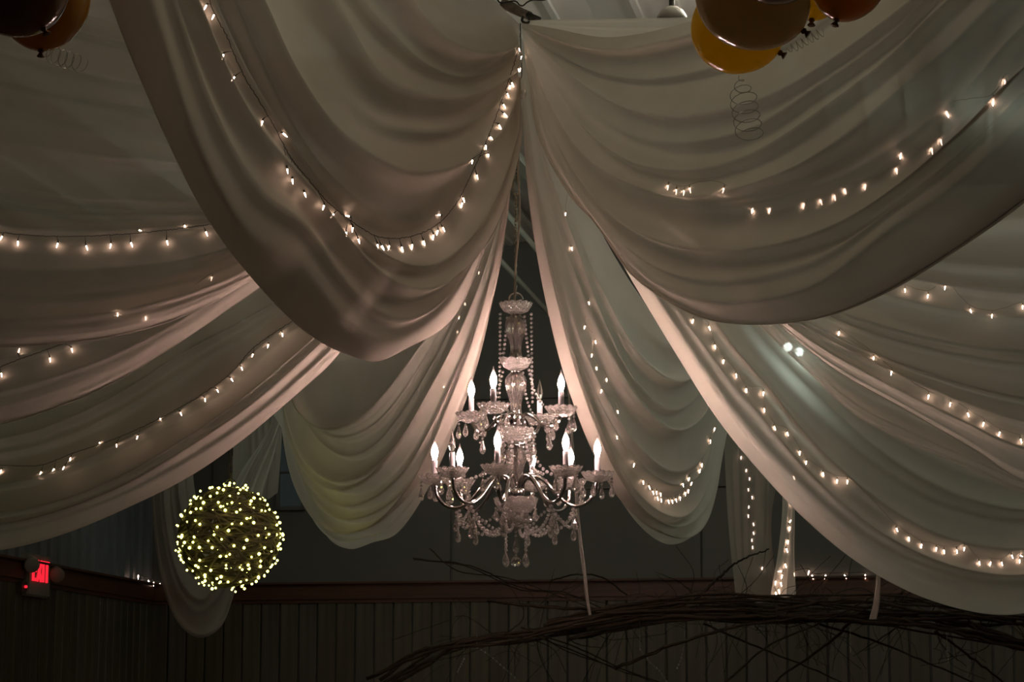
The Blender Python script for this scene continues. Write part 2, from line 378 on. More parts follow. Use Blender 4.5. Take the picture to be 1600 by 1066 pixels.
drape('E', 'cloth_swag', 'large cream cloth swag right of the chain, below the balloons, lights glowing through it', 155, [
    [(815, 36), (870, 45), (950, 59), (1010, 53), (1080, 36), (1180, 8), (1350, -70), (1500, -160)],
    [(815, 42), (856, 72), (941, 110), (1011, 119), (1100, 104), (1200, 72), (1300, 15), (1400, -60), (1550, -180)],
    [(816, 48), (884, 104), (964, 151), (1049, 172), (1128, 163), (1222, 133), (1300, 90), (1424, 0), (1560, -110)],
    [(816, 54), (870, 120), (930, 184), (1000, 226), (1081, 240), (1188, 221), (1300, 150), (1413, 68), (1480, 0), (1620, -120)],
    [(817, 60), (865, 150), (930, 230), (1000, 276), (1080, 296), (1160, 285), (1263, 244), (1375, 165), (1488, 68), (1560, -5), (1680, -110)],
    [(818, 68), (868, 190), (940, 275), (1040, 322), (1150, 340), (1260, 324), (1350, 294), (1450, 234), (1550, 150), (1600, 90), (1750, -60)],
    [(819, 76), (862, 215), (930, 318), (1010, 380), (1100, 408), (1200, 405), (1320, 370), (1430, 300), (1530, 215), (1600, 145), (1750, 0)],
    [(820, 86), (855, 222), (930, 340), (1000, 412), (1056, 446), (1113, 463), (1210, 459), (1300, 429), (1400, 352), (1500, 285), (1600, 195), (1750, 40)],
    [(821, 96), (850, 215), (900, 304), (945, 352), (1000, 428), (1060, 472), (1120, 500), (1200, 509), (1300, 497), (1400, 456), (1500, 396), (1600, 325), (1750, 190)],
    [(821, 92), (858, 210), (910, 300), (955, 362), (1010, 414), (1070, 452), (1125, 475), (1200, 482), (1300, 466), (1400, 420), (1500, 350), (1600, 270), (1750, 130)],
], (5.3, 4.7), [.0, .06, -.03, .05, -.04, .05, -.05, -.16, .14, .38], 12, .035, 2)

drape('T', 'cloth_swag', 'taut pale cloth strip above the large right swag just under the roof', 118, [
    [(820, 32), (900, 30), (1000, 29), (1090, 26), (1250, 5), (1450, -40)],
    [(820, 36), (900, 44), (1000, 47), (1090, 44), (1250, 25), (1450, -20)],
    [(820, 40), (900, 58), (1000, 70), (1090, 66), (1250, 45), (1450, 0)],
    [(820, 44), (900, 75), (1000, 95), (1090, 90), (1250, 70), (1450, 25)],
], (4.7, 4.8), None, 5, .015, 3, nv=50)

drape('D', 'cloth_swag', 'dim cream cloth swag at upper left behind the large left swag, under the balloons', -100, [
    [(806, 48), (650, 80), (450, 88), (300, 66), (150, 28), (0, -18), (-150, -65)],
    [(806, 48), (600, 115), (450, 140), (300, 135), (200, 120), (100, 97), (0, 72), (-150, 30)],
    [(806, 51), (600, 165), (450, 200), (300, 200), (230, 188), (100, 165), (0, 140), (-150, 95)],
    [(806, 54), (600, 205), (450, 260), (330, 272), (200, 264), (100, 255), (0, 240), (-150, 200)],
    [(806, 57), (600, 238), (450, 312), (330, 330), (200, 334), (100, 328), (0, 312), (-150, 272)],
    [(806, 60), (600, 258), (450, 340), (323, 366), (200, 380), (100, 384), (0, 378), (-150, 340)],
    [(806, 63), (600, 275), (450, 352), (330, 415), (200, 442), (100, 450), (0, 449), (-150, 422)],
    [(806, 66), (600, 290), (450, 396), (340, 452), (200, 496), (100, 510), (0, 511), (-150, 488)],
    [(806, 70), (600, 300), (500, 368), (390, 440), (320, 481), (250, 510), (150, 533), (50, 543), (0, 545), (-120, 535), (-280, 480)],
    [(806, 68), (600, 285), (500, 352), (390, 420), (320, 458), (250, 485), (150, 507), (50, 518), (0, 520), (-120, 510), (-280, 460)],
], (4.35, 4.6), [.1, .03, .08, .0, .06, -.02, .05, -.08, .1, .35], 14, .032, 4)

drape('C1', 'cloth_swag', 'narrow pinkish cloth swag at left squeezed between the two broader left swags', -80, [
    [(806, 70), (650, 230), (500, 320), (400, 375), (200, 455), (0, 495), (-150, 495), (-280, 470)],
    [(806, 72), (650, 250), (500, 352), (400, 405), (200, 505), (0, 560), (-150, 565), (-280, 540)],
    [(806, 75), (650, 270), (500, 370), (400, 432), (200, 550), (0, 618), (-150, 630), (-280, 600)],
    [(806, 80), (650, 290), (500, 390), (400, 455), (300, 525), (200, 588), (100, 635), (0, 665), (-130, 678), (-280, 650)],
    [(806, 78), (650, 278), (500, 375), (400, 438), (300, 500), (200, 560), (100, 603), (0, 632), (-130, 645), (-280, 620)],
], (4.3, 4.5), [.05, -.03, -.06, .06, .3], 8, .028, 5, nv=60)

drape('C', 'cloth_swag', 'broad dusky cloth swag at lower left above the exit sign and glowing ball', -62, [
    [(807, 80), (700, 220), (600, 300), (450, 395), (300, 475), (150, 545), (0, 585), (-150, 590), (-300, 560)],
    [(807, 84), (700, 245), (600, 335), (500, 415), (400, 478), (300, 530), (200, 590), (100, 635), (0, 660), (-150, 660), (-300, 630)],
    [(807, 88), (700, 262), (600, 362), (500, 444), (400, 512), (300, 575), (200, 640), (100, 688), (0, 712), (-150, 708), (-300, 680)],
    [(807, 92), (700, 278), (600, 390), (520, 466), (441, 525), (361, 594), (282, 648), (182, 700), (84, 740), (0, 756), (-150, 752), (-300, 720)],
    [(807, 96), (700, 292), (600, 416), (530, 498), (450, 572), (380, 630), (290, 692), (190, 748), (90, 785), (0, 800), (-150, 796), (-300, 760)],
    [(807, 100), (700, 302), (600, 432), (535, 525), (460, 598), (390, 656), (295, 718), (195, 772), (90, 812), (0, 832), (-150, 832), (-300, 790)],
    [(807, 104), (700, 315), (600, 450), (525, 562), (480, 605), (440, 640), (380, 690), (300, 745), (200, 795), (100, 836), (0, 861), (-120, 866), (-300, 825)],
    [(807, 102), (700, 305), (600, 436), (530, 540), (485, 582), (440, 618), (380, 666), (300, 720), (200, 768), (100, 808), (0, 832), (-120, 836), (-300, 800)],
], (4.75, 4.4), [.1, .04, .08, -.02, -.07, -.08, .10, .32], 8, .035, 6)

drape('B', 'cloth_swag', 'tall greenish cloth swag hanging deep between the glowing ball and the chandelier', [-27, -26, -25, -23, -21, -18.5, -16], [
    [(811, 96), (790, 175), (760, 265), (720, 350), (660, 430), (600, 480), (560, 505), (530, 512), (505, 500), (490, 470), (480, 430)],
    [(811, 99), (790, 200), (758, 330), (710, 450), (650, 560), (600, 630), (560, 655), (525, 655), (495, 630), (475, 580), (465, 500)],
    [(810, 102), (793, 220), (760, 360), (710, 500), (650, 620), (600, 690), (560, 712), (525, 703), (490, 665), (470, 600), (458, 510)],
    [(810, 105), (797, 240), (768, 390), (720, 540), (660, 660), (605, 730), (560, 755), (522, 748), (488, 712), (465, 640), (453, 540)],
    [(809, 108), (800, 260), (775, 420), (730, 580), (670, 710), (610, 775), (560, 793), (525, 783), (490, 748), (464, 670), (450, 560)],
    [(809, 112), (802, 270), (783, 430), (742, 590), (688, 720), (625, 800), (575, 826), (535, 823), (500, 788), (470, 716), (453, 620), (446, 540)],
    [(808, 118), (804, 210), (791, 330), (771, 460), (746, 570), (711, 670), (668, 765), (622, 832), (582, 848), (545, 858), (510, 837), (485, 780), (465, 710), (453, 640), (446, 560), (440, 480)],
], (5.7, 4.5), [.15, .05, .10, .02, .06, -.03, .05], 10, .045, 7)

drape('H', 'cloth_swag', 'tall pinkish cloth swag just right of the chandelier holding a curl of lights', [27, 26, 25, 23, 21, 18.5, 16], [
    [(816, 92), (860, 205), (910, 305), (960, 400), (1010, 475), (1050, 505), (1090, 490), (1115, 440)],
    [(816, 95), (852, 228), (897, 350), (945, 470), (990, 555), (1040, 592), (1080, 575), (1112, 505)],
    [(816, 98), (846, 248), (890, 395), (940, 535), (990, 622), (1040, 656), (1085, 625), (1114, 545)],
    [(815, 101), (838, 268), (876, 428), (925, 578), (980, 685), (1040, 730), (1090, 690), (1116, 580)],
    [(815, 104), (831, 285), (863, 448), (910, 608), (965, 725), (1030, 783), (1075, 772), (1106, 690), (1118, 600)],
    [(814, 107), (824, 290), (850, 460), (890, 618), (945, 748), (1000, 812), (1048, 826), (1090, 790), (1112, 690), (1120, 600)],
    [(814, 111), (818, 210), (835, 340), (862, 480), (895, 600), (935, 710), (975, 790), (1015, 836), (1052, 851), (1090, 826), (1110, 760), (1118, 665), (1122, 590)],
], (5.2, 4.5), [.2, .10, .12, .04, .10, -.04, .02], 9, .04, 8)

drape('F', 'cloth_swag', 'fanned cloth swag at far right under the large right swag', 100, [
    [(820, 60), (1000, 190), (1200, 262), (1400, 290), (1600, 285), (1800, 250)],
    [(820, 63), (1000, 240), (1200, 350), (1400, 412), (1600, 440), (1800, 430)],
    [(820, 66), (1000, 270), (1200, 415), (1400, 492), (1600, 525), (1800, 520)],
    [(820, 69), (1000, 290), (1150, 412), (1250, 487), (1350, 535), (1450, 567), (1600, 597), (1800, 600)],
    [(820, 72), (1000, 300), (1150, 432), (1230, 495), (1330, 550), (1450, 607), (1600, 660), (1800, 675)],
    [(820, 75), (1000, 312), (1150, 448), (1205, 497), (1300, 575), (1413, 640), (1525, 705), (1600, 752), (1800, 790)],
    [(820, 74), (1000, 305), (1150, 440), (1210, 490), (1300, 560), (1413, 620), (1525, 682), (1600, 728), (1800, 765)],
], (4.6, 4.6), [.05, .0, .05, -.03, -.05, .06, .3], 12, .032, 9)
drape('F2', 'cloth_swag', 'shadowed cloth fold showing below the fanned swag at far right', 77, [
    [(821, 78), (1000, 300), (1150, 430), (1250, 510), (1400, 590), (1600, 680), (1800, 720)],
    [(821, 80), (1000, 312), (1150, 448), (1230, 530), (1330, 612), (1413, 655), (1525, 705), (1600, 735), (1800, 770)],
    [(821, 82), (1000, 322), (1120, 435), (1190, 512), (1263, 582), (1338, 650), (1413, 690), (1525, 738), (1600, 772), (1800, 800)],
], (4.6, 4.5), [.0, .05, .0], 4, .02, 10, nv=40)

drape('G', 'cloth_swag', 'long cloth swag sweeping low to the right over the branches with a light string', 60, [
    [(822, 84), (1000, 250), (1170, 375), (1300, 450), (1450, 520), (1600, 560), (1800, 565)],
    [(822, 86), (1000, 285), (1150, 420), (1260, 512), (1380, 602), (1500, 662), (1600, 690), (1800, 695)],
    [(822, 88), (990, 310), (1130, 445), (1220, 545), (1320, 640), (1420, 712), (1520, 757), (1600, 772), (1800, 770)],
    [(822, 90), (980, 325), (1110, 475), (1180, 570), (1260, 660), (1350, 742), (1450, 802), (1550, 828), (1600, 830), (1800, 810)],
    [(822, 92), (960, 335), (1083, 490), (1135, 562), (1190, 622), (1235, 684), (1300, 752), (1400, 830), (1480, 866), (1560, 880), (1600, 878), (1800, 840)],
    [(822, 94), (940, 335), (1010, 440), (1080, 545), (1150, 644), (1230, 734), (1330, 826), (1430, 882), (1530, 912), (1600, 914), (1800, 875)],
    [(822, 98), (860, 190), (900, 280), (930, 340), (960, 392), (1000, 460), (1060, 560), (1120, 655), (1180, 730), (1260, 815), (1340, 880), (1420, 925), (1500, 952), (1560, 961), (1600, 958), (1800, 905)],
    [(822, 96), (870, 190), (910, 275), (942, 335), (972, 386), (1012, 450), (1072, 545), (1135, 640), (1195, 710), (1275, 793), (1350, 853), (1430, 898), (1510, 925), (1560, 933), (1600, 930), (1800, 880)],
], (4.9, 4.4), [.12, .05, .10, .0, -.05, -.08, .10, .3], 7, .035, 12)

# far cloths near the rear wall
pK = at(330, 850, 16.8)
drape('K', 'cloth_swag', 'faint sheer cloth loop hanging behind the glowing ball near the left corner', 0, [
    [(300, 352), (300, 700), (305, 770), (320, 815), (345, 800), (375, 740), (432, 640), (440, 352)],
    [(275, 352), (275, 700), (276, 790), (298, 868), (328, 880), (355, 840), (388, 750), (436, 640), (442, 352)],
    [(252, 352), (252, 700), (256, 820), (280, 915), (310, 945), (343, 915), (366, 850), (398, 750), (440, 640), (444, 352)],
    [(234, 352), (234, 700), (241, 840), (255, 920), (275, 970), (298, 993), (318, 997), (345, 980), (362, 940), (377, 880), (405, 790), (443, 640), (446, 352)],
], None, [.15, .05, -.05, .05], 6, .03, 13, mat='voile_sheer', group='far cloths by the rear wall', plane=(pK, Vector((.96, .28, 0)).normalized()), nv=50)
pK2 = at(400, 720, 17.5)
drape('K2', 'sheer_curtain', 'faint upright sheer cloth panel above and right of the glowing ball', 0, [
    [(366, 365), (366, 600), (364, 700), (362, 800)], [(385, 365), (385, 600), (386, 700), (382, 800)], [(405, 365), (405, 600), (408, 700), (400, 790)], [(424, 365), (424, 600), (428, 700), (420, 780)], [(442, 365), (442, 600), (440, 690), (434, 770)]],
    None, None, 8, .04, 14, mat='voile_sheer', group='far cloths by the rear wall', plane=(pK2, Vector((1, .1, 0)).normalized()), nu=40, nv=50)
pJ = at(1190, 800, 17.2)
drape('J', 'sheer_curtain', 'dim sheer upright cloth column lit by a vertical light string, above the branches', 0, [
    [(1128, 330), (1128, 560), (1132, 700), (1138, 820), (1150, 936)], [(1150, 330), (1150, 560), (1155, 700), (1158, 820), (1164, 940)], [(1175, 330), (1175, 560), (1180, 700), (1180, 820), (1182, 942)], [(1200, 330), (1200, 560), (1203, 700), (1200, 820), (1200, 940)], [(1222, 330), (1222, 560), (1222, 700), (1205, 820), (1216, 936)]],
    None, [0, -.06, .02, -.05, .05], 7, .035, 15, mat='voile_sheer', group='far cloths by the rear wall', plane=(pJ, Vector((1, -.15, 0)).normalized()), nu=60, nv=50)
pJ2 = at(1230, 860, 16.9)
drape('J2', 'sheer_curtain', 'slim gathered cloth tail with bright bulbs right of the dim cloth column', 0, [
    [(1222, 740), (1222, 800), (1216, 860), (1203, 936)], [(1228, 740), (1230, 800), (1224, 860), (1216, 938)], [(1235, 740), (1237, 800), (1233, 860), (1229, 938)], [(1241, 740), (1242, 800), (1241, 860), (1244, 936)]],
    None, [0, -.03, .0, .03], 4, .015, 16, group='far cloths by the rear wall', plane=(pJ2, Vector((1, -.1, 0)).normalized()), nu=50, nv=30)

# ------------------------------------------------------------------ fairy light strings
bm = BM(); lathe(bm, [(0, .006), (.0034, .003), (.0037, -.006), (.0032, -.015), (.0016, -.024), (0, -.028)], seg=8); FB = bpy.data.meshes.new('fairy_bulb'); bm.to_mesh(FB); bm.free(); FB.materials.append(M['fairy_glow'])
FB.polygons.foreach_set('use_smooth', [True] * len(FB.polygons))
def hit(keys, px, py):
    r = ray(px, py).normalized()
    for k in keys:
        if isinstance(k, float):
            rr = ray(px, py); return CAM + rr * (k / rr.y), r
        h = DR[k].ray_cast(CAM, r)
        if h[0] is not None: return h[0], r
    return None, r
def light_string(label, keys, bulbs, wire=None, off=.02, scale=1., group='fairy light strings', droop=.016):
    pts = []
    for x, y in bulbs:
        h, r = hit(keys, x, y)
        if h is None: print('MISS', keys, x, y); continue
        pts.append(h - r * (off + random.uniform(-.003, .004)))
    wp = []
    if wire is None:
        wp = [p + Z * droop * 1.2 for p in pts]
    else:
        for p in spline([Vector((x, y, 0)) for x, y in wire], max(12, len(wire) * 8)):
            h, r = hit(keys, p.x, p.y)
            if h is not None: wp.append(h - r * (off + .002) + Z * .004)
    root = thing('fairy_light_string', label, 'light string', wp[0].copy(), group)
    bm = BM(); sp = spline(wp, max(20, len(wp) * 4)); sp = [p + Vector((random.uniform(-1, 1), random.uniform(-1, 1), random.uniform(-1, 1))) * .0022 for p in sp]
    tube(bm, sp, .0016 if wire else .0009, 5); mesh_obj('wire', bm, M['wire' if wire else 'pale_wire'], root)
    for p in pts:
        q_ = min(wp, key=lambda a: (a - p).length); d_ = (q_ - p)
        up = (Z * .6 + Vector((random.uniform(-.5, .5), 0, random.uniform(-.1, .3))) + (d_.normalized() * .8 if d_.length > 1e-4 else Z)).normalized()
        sc = scale * .58
        b_ = inst('bulb', FB, root, p, None, None); b_.rotation_mode = 'QUATERNION'; b_.rotation_quaternion = (1, 0, 0, 0)
        b_.data = FB; me_rot = Z.rotation_difference(up); b_.rotation_quaternion = me_rot; b_.scale = (sc,) * 3
        bm = BM(); inv = (Matrix.Translation(p) @ me_rot.to_matrix().to_4x4() @ Matrix.Scale(sc, 4)).inverted()
        tube(bm, [inv @ (p + up * .003 * sc), inv @ (p + up * .014 * sc), inv @ (p + up * .018 * sc).lerp(q_, .5), inv @ q_], [.0048, .004, .0014, .0012], 5)
        mesh = bpy.data.meshes.new('socket'); bm.to_mesh(mesh); bm.free(); mesh.materials.append(M['wire' if wire else 'pale_wire'])
        so = bpy.data.objects.new('socket', mesh); C.objects.link(so); so.parent = b_
    return root
light_string('fairy light string on dark wire curving along the large left swag', ['A'], [(322, 9), (334, 24), (349, 86), (366, 121), (410, 190), (443, 209), (449, 265), (457, 281), (476, 302), (506, 322), (521, 335), (545, 338), (551, 356), (541, 363), (560, 374), (590, 383), (597, 385), (608, 385), (628, 387), (644, 383), (662, 377), (677, 368), (684, 361), (692, 356), (687, 336), (722, 318), (724, 310), (738, 251), (745, 274), (759, 228), (763, 241), (766, 214), (780, 196), (788, 178), (787, 164), (793, 147), (797, 134), (800, 130)],
    [(328, -8), (328, 5), (356, 62), (375, 108), (411, 170), (428, 198), (456, 250), (489, 290), (514, 319), (562, 356), (590, 371), (632, 373), (678, 356), (711, 322), (745, 255), (770, 197), (791, 138), (803, 102), (808, 84)], .02, 1.25)
light_string('short cluster of fairy bulbs at the hub just above the chain', ['B', 'A', 11.0], [(811, 76), (815, 88), (810, 108), (813, 107), (806, 118)], None, .05, 1.0)
light_string('fairy light string hanging across the dim upper left swag', ['D'], [(3, 370), (28, 378), (90, 381), (135, 385), (173, 382), (205, 380), (218, 360), (261, 377), (288, 352), (322, 363)], [(-20, 363), (0, 365), (60, 370), (110, 371), (200, 367), (260, 361), (330, 352)], .02, 1.25)
light_string('three faint fairy bulbs shining low on the dim upper left swag', ['D'], [(184, 489), (227, 495), (331, 434)], None, -.012)
light_string('fairy light string end peeking below the dim upper left swag at the frame edge', ['C1'], [(2, 584), (29, 550), (78, 560), (112, 545)], [(-15, 582), (0, 575), (30, 563), (75, 547), (100, 538)], .02, 1.15)
light_string('fairy light string running diagonally down the broad lower left swag', ['C'], [(441, 521), (419, 539), (395, 554), (377, 574), (361, 592), (339, 609), (320, 623), (282, 645), (250, 654), (215, 682), (182, 695), (156, 691), (110, 716), (100, 730), (84, 733), (64, 738), (2, 735)], [(480, 490), (441, 513), (395, 546), (361, 584), (320, 615), (250, 655), (182, 686), (110, 711), (64, 728), (-10, 728)], .018, 1.1)
light_string('sparse faint fairy bulbs down the right edge of the tall greenish swag', ['B'], [(770, 349), (749, 425), (727, 474), (718, 495), (715, 518), (699, 575), (694, 602)], None, -.012, .8)
light_string('sparse fairy bulbs down the tall pinkish swag right of the chandelier', ['H'], [(875, 273), (887, 294), (884, 333), (893, 387), (920, 472), (914, 510), (930, 533), (925, 554), (932, 574), (948, 592), (940, 610), (965, 642), (964, 682)], None, .012, .95)
light_string('bright curl of fairy bulbs lying in the bottom of the tall pinkish swag', ['H', 13.6], [(991, 725), (1005, 752), (1014, 760), (1020, 768), (1026, 768), (1032, 771), (1027, 777), (1033, 780), (1044, 782), (1050, 782), (1056, 780), (1063, 777), (1071, 770), (1076, 766), (1067, 756), (1081, 754), (1077, 747), (1094, 734), (1097, 725), (1110, 688), (1117, 669)], None, .03, 1.2)
light_string('fairy light string down the long right swag that sweeps over the branches', ['G'], [(1083, 500), (1108, 511), (1117, 540), (1131, 563), (1150, 585), (1166, 608), (1193, 613), (1194, 639), (1210, 667), (1230, 676), (1250, 706), (1260, 721), (1286, 739), (1308, 750), (1324, 751), (1401, 826), (1420, 840), (1440, 851), (1463, 856), (1475, 860), (1495, 860), (1507, 856), (1530, 878), (1548, 879), (1565, 879), (1581, 868), (1594, 868), (1593, 875)], None, .018, 1.15)
light_string('fairy light string along the lower edge of the fanned far right swag', ['F', 'F2', 'G'], [(1311, 519), (1365, 558), (1393, 581), (1451, 618), (1485, 630), (1512, 646), (1537, 661), (1562, 676), (1595, 687)], None, .015, 1.1)
light_string('few fairy bulbs high on the fanned far right swag beside the big swag edge', ['F'], [(1414, 452), (1450, 461), (1477, 448), (1516, 484), (1550, 492), (1598, 478)], None, .012)
light_string('fairy lights glowing through the large right swag below the balloons', ['E'], [(1570, 126), (1552, 156), (1479, 175), (1470, 219), (1456, 233), (1408, 240), (1401, 264), (1352, 289), (1320, 296), (1304, 306), (1282, 313), (1256, 319), (1203, 326), (1176, 326), (1131, 295), (1078, 295), (1069, 299), (1057, 297), (1044, 291)], None, -.014, 1.3)
light_string('vertical fairy light string inside the dim cloth column above the branches', ['J', 17.2], [(1158, 714), (1166, 734), (1171, 747), (1169, 764), (1175, 776), (1170, 791), (1169, 805), (1177, 818), (1177, 832), (1175, 843), (1176, 854), (1191, 887)], None, -.01, 1.2)
light_string('bright fairy bulbs down the slim gathered cloth tail', ['J2', 16.9], [(1240, 745), (1238, 785), (1234, 816), (1234, 824), (1231, 845), (1229, 858), (1227, 882), (1221, 893), (1222, 899), (1212, 909), (1220, 911), (1217, 922), (1212, 926)], None, .02, 1.7)
Lr = room(0, .10, TRIM_Z + .03)
def ledge_px(px, py):
    h = on_plane(px, py, room(0, .07, 0), DB); h.z = max(h.z, TRIM_Z + .022); return h
def ledge_string(label, bulbs, fn):
    pts = [fn(*b) for b in bulbs]
    root = thing('fairy_light_string', label, 'light string', pts[0].copy(), 'fairy light strings')
    bm = BM(); tube(bm, spline([p + Z * .02 for p in pts], 30), .003, 5); mesh_obj('wire', bm, M['wire'], root)
    for p in pts: inst('bulb', FB, root, p, Z.rotation_difference(Vector((random.uniform(-.5, .5), 0, 1)).normalized()), 1.1)
ledge_string('fairy lights lying on the rear wall rail right of the cloth tail', [(1241, 896), (1264, 893), (1269, 902), (1290, 903), (1320, 904), (1352, 903)], ledge_px)
def ledge_left(px, py):
    h = on_plane(px, py, room(.07, 0, 0), RB); h.z = max(h.z, TRIM_Z + .022); return h
ledge_string('fairy lights on the left wall rail beside the glowing ball', [(216, 900), (232, 908), (240, 914), (250, 915)], ledge_left)

# ------------------------------------------------------------------ chandelier
CD = 11.0
def zc(py): return at(806, py, CD).z
cx = at(806, 700, CD).x
AX = Vector((cx, CD, 0)); MPP = CD / F * 1.005
ch = thing('crystal_chandelier', 'two-tier crystal chandelier with white candle bulbs hanging in the centre', 'chandelier', Vector((cx, CD, zc(887))))
def prof(l): return [(r * MPP, zc(y)) for r, y in l]
def lpart(name, l, mat='glass', seg=48, flute=12, amp=.10, scallop=0, top=None, parent=None, smooth=False):
    bm = BM(); lathe(bm, prof(l), AX, seg, flute, amp, scallop, top); return mesh_obj(name, bm, M[mat], parent or ch, smooth)
def bowl(name, R, y0, y1, inv=False):
    h = y1 - y0
    l = [(0, y1), (R * .35, y1), (R * .72, y1 - h * .28), (R * .93, y1 - h * .65), (R, y0), (R * .92, y0 + h * .03), (R * .82, y1 - h * .55), (R * .5, y1 - h * .2), (0, y1 - h * .16)]
    if inv: l = [(r, y0 + y1 - y) for r, y in l]
    return lpart(name, l, flute=14, amp=.07, scallop=2.2 * MPP * (-1 if inv else 1), top=R * .9 * MPP)
def baluster(y0, y1, R, neck):
    h = y1 - y0
    OUT = [(0, y0), (R * .45, y0), (R * .62, y0 + h * .04), (R * .9, y0 + h * .12), (R, y0 + h * .24), (R * .93, y0 + h * .36), (R * .7, y0 + h * .52), (neck * 1.08, y0 + h * .68), (neck, y0 + h * .82), (neck * 1.25, y0 + h * .95), (neck * 1.5, y1), (0, y1)]
    IN = [(max(0, r - 2.6), y + (2 if y < (y0 + y1) / 2 else -2)) for r, y in OUT[1:-1]][::-1]
    lpart('glass_baluster', OUT + [(0, y1 - 2)] + IN + [(0, y0 + 2), (0, y0)], 'glass_clear', 48, 16, .14, smooth=True)
bowl('crown_bowl', 26, 475, 491); baluster(493, 562, 16.5, 8)
bowl('middle_bowl', 25, 563, 579); baluster(582, 652, 16.5, 8)
lpart('upper_hub', [(0, 648), (9, 648), (13, 652), (13, 664), (9, 670), (0, 670)], 'chrome', 32, 0, 0, smooth=True)
bowl('lower_bowl', 28, 671, 694); baluster(697, 765, 16.5, 8)
lpart('lower_hub', [(0, 762), (10, 762), (14, 766), (14, 780), (9, 786), (0, 786)], 'chrome', 32, 0, 0, smooth=True)
bowl('base_bowl', 34, 780, 806); bowl('base_cap', 24, 809, 827)
bm = BM(); tube(bm, [AX + Z * zc(472), AX + Z * zc(825)], 2.2 * MPP, 8)
for y in (492, 580.5, 695.5): lathe(bm, prof([(0, y - 2), (6, y - 2), (8, y), (6, y + 2), (0, y + 2)]), AX, 20)
mesh_obj('stem', bm, M['chrome'], ch)
bm = BM(); c = AX + Z * zc(468)
tube(bm, [c + Vector((math.cos(a), 0, math.sin(a) * .95)) * 10.5 * MPP for a in [i * 2 * PI / 24 for i in range(25)]], 1.5 * MPP, 7, False); mesh_obj('top_loop', bm, M['chrome'], ch)

def drop_bm(bm, p, s=1., beads=2):
    """hanging crystal: small beads, then an almond drop"""
    z = 0
    for i in range(beads):
        bmesh.ops.create_icosphere(bm, subdivisions=1, radius=2.4 * MPP * s, matrix=Matrix.Translation(p + Z * (z - 2.6 * MPP * s))); z -= 5.4 * MPP * s
    l = [(0, 0), (1.2, -1), (2.2, -5), (4.2, -11), (4.9, -15), (4.2, -18), (2.2, -20.5), (0, -22)]
    lathe(bm, [(r * MPP * s, zz * MPP * s) for r, zz in l], p + Z * z, 8)
bm = BM(); drop_bm(bm, Vector((0, 0, 0))); DROP = bpy.data.meshes.new('crystal_drop'); bm.to_mesh(DROP); bm.free(); DROP.materials.append(M['drop'])
bm = BM(); drop_bm(bm, Vector((0, 0, 0)), .8, 1); DROPS = bpy.data.meshes.new('crystal_drop_small'); bm.to_mesh(DROPS); bm.free(); DROPS.materials.append(M['drop'])
# drip pan, sleeve and bulb shared between the arms
def local_mesh(name, l, mat, seg=32, flute=0, amp=0., sc=0., top=None, smooth=True):
    bm = BM(); lathe(bm, [(r * MPP, -y * MPP) for r, y in l], Vector((0, 0, 0)), seg, flute, amp, sc, top); me = bpy.data.meshes.new(name); bm.to_mesh(me); bm.free()
    if smooth: me.polygons.foreach_set('use_smooth', [True] * len(me.polygons))
    me.materials.append(M[mat]); return me
PAN = local_mesh('drip_pan', [(0, 7), (8, 7), (17, 4), (23, -2), (25.5, -7), (23.5, -6.5), (20, -2), (14, 2), (6, 4), (0, 4)], 'glass', 56, 14, .07, 2.2 * MPP, 22 * MPP, False)
CUP = local_mesh('candle_cup', [(0, 8), (5, 8), (6, 3), (6.5, -3), (5, -4), (0, -4)], 'chrome', 16)
SLV = local_mesh('candle_sleeve', [(0, 4), (4.4, 4), (4.4, -27), (3.6, -28.5), (0, -28.5)], 'sleeve', 18)
BULB = local_mesh('candle_bulb', [(0, 0), (2.8, -1), (3.8, -5), (5.1, -10), (5.3, -13), (4.5, -18), (3.0, -23), (1.8, -28), (.9, -32), (0, -36)], 'candle_glow', 18)
BULB_OFF = BULB.copy(); BULB_OFF.materials.clear(); BULB_OFF.materials.append(M['glass_clear'])
def arm(theta, Rr, y_plate, pts, lit, ndrop, seed):
    rnd = random.Random(seed)
    d = Vector((math.sin(theta), -math.cos(theta), 0))           # theta 0 faces the camera
    P = spline([AX + d * (r * MPP) + Z * zc(y) for r, y in pts], 30)
    bm = BM(); tube(bm, P, [3.1 * MPP] * 30, 8); a = mesh_obj('arm', bm, M['chrome'], ch)
    e = AX + d * (Rr * MPP) + Z * zc(y_plate)
    inst('candle_cup', CUP, a, e); inst('drip_pan', PAN, a, e - Z * 5 * MPP, Matrix.Rotation(rnd.random(), 3, 'Z').to_quaternion())
    inst('candle_sleeve', SLV, a, e - Z * 1 * MPP)
    b = inst('bulb' , BULB if lit else BULB_OFF, a, e + Z * 27 * MPP)
    for k in range(ndrop):
        an = k * 2 * PI / ndrop + rnd.uniform(-.2, .2) + theta
        inst('crystal_drop', DROP, a, e + Vector((math.cos(an), math.sin(an), 0)) * 22.5 * MPP - Z * 5 * MPP, Matrix.Rotation(rnd.random() * 3, 3, 'Z').to_quaternion())
    # a drop below the arm's lowest bend
    low = min(P, key=lambda p: p.z); inst('crystal_drop', DROP, a, low - Z * 3.5 * MPP, None, 1.05)
    return P, e
LOW = [(9, 782), (10, 760), (18, 747), (32, 745), (50, 757), (70, 780), (92, 793), (112, 788), (125, 772), (128, 752)]
UP = [(7, 668), (8, 656), (17, 648), (30, 652), (46, 666), (62, 670), (74, 662), (78, 648)]
lowers = []
for i, (t, lit) in enumerate([(-12.5, 1), (36, 1), (79, 1), (137, 1), (168, 1), (-136, 1), (-99, 1), (-49, 0)]):
    lowers.append((math.radians(t), arm(math.radians(t), 129, 744, LOW, lit, 4, 20 + i)))
uppers = []
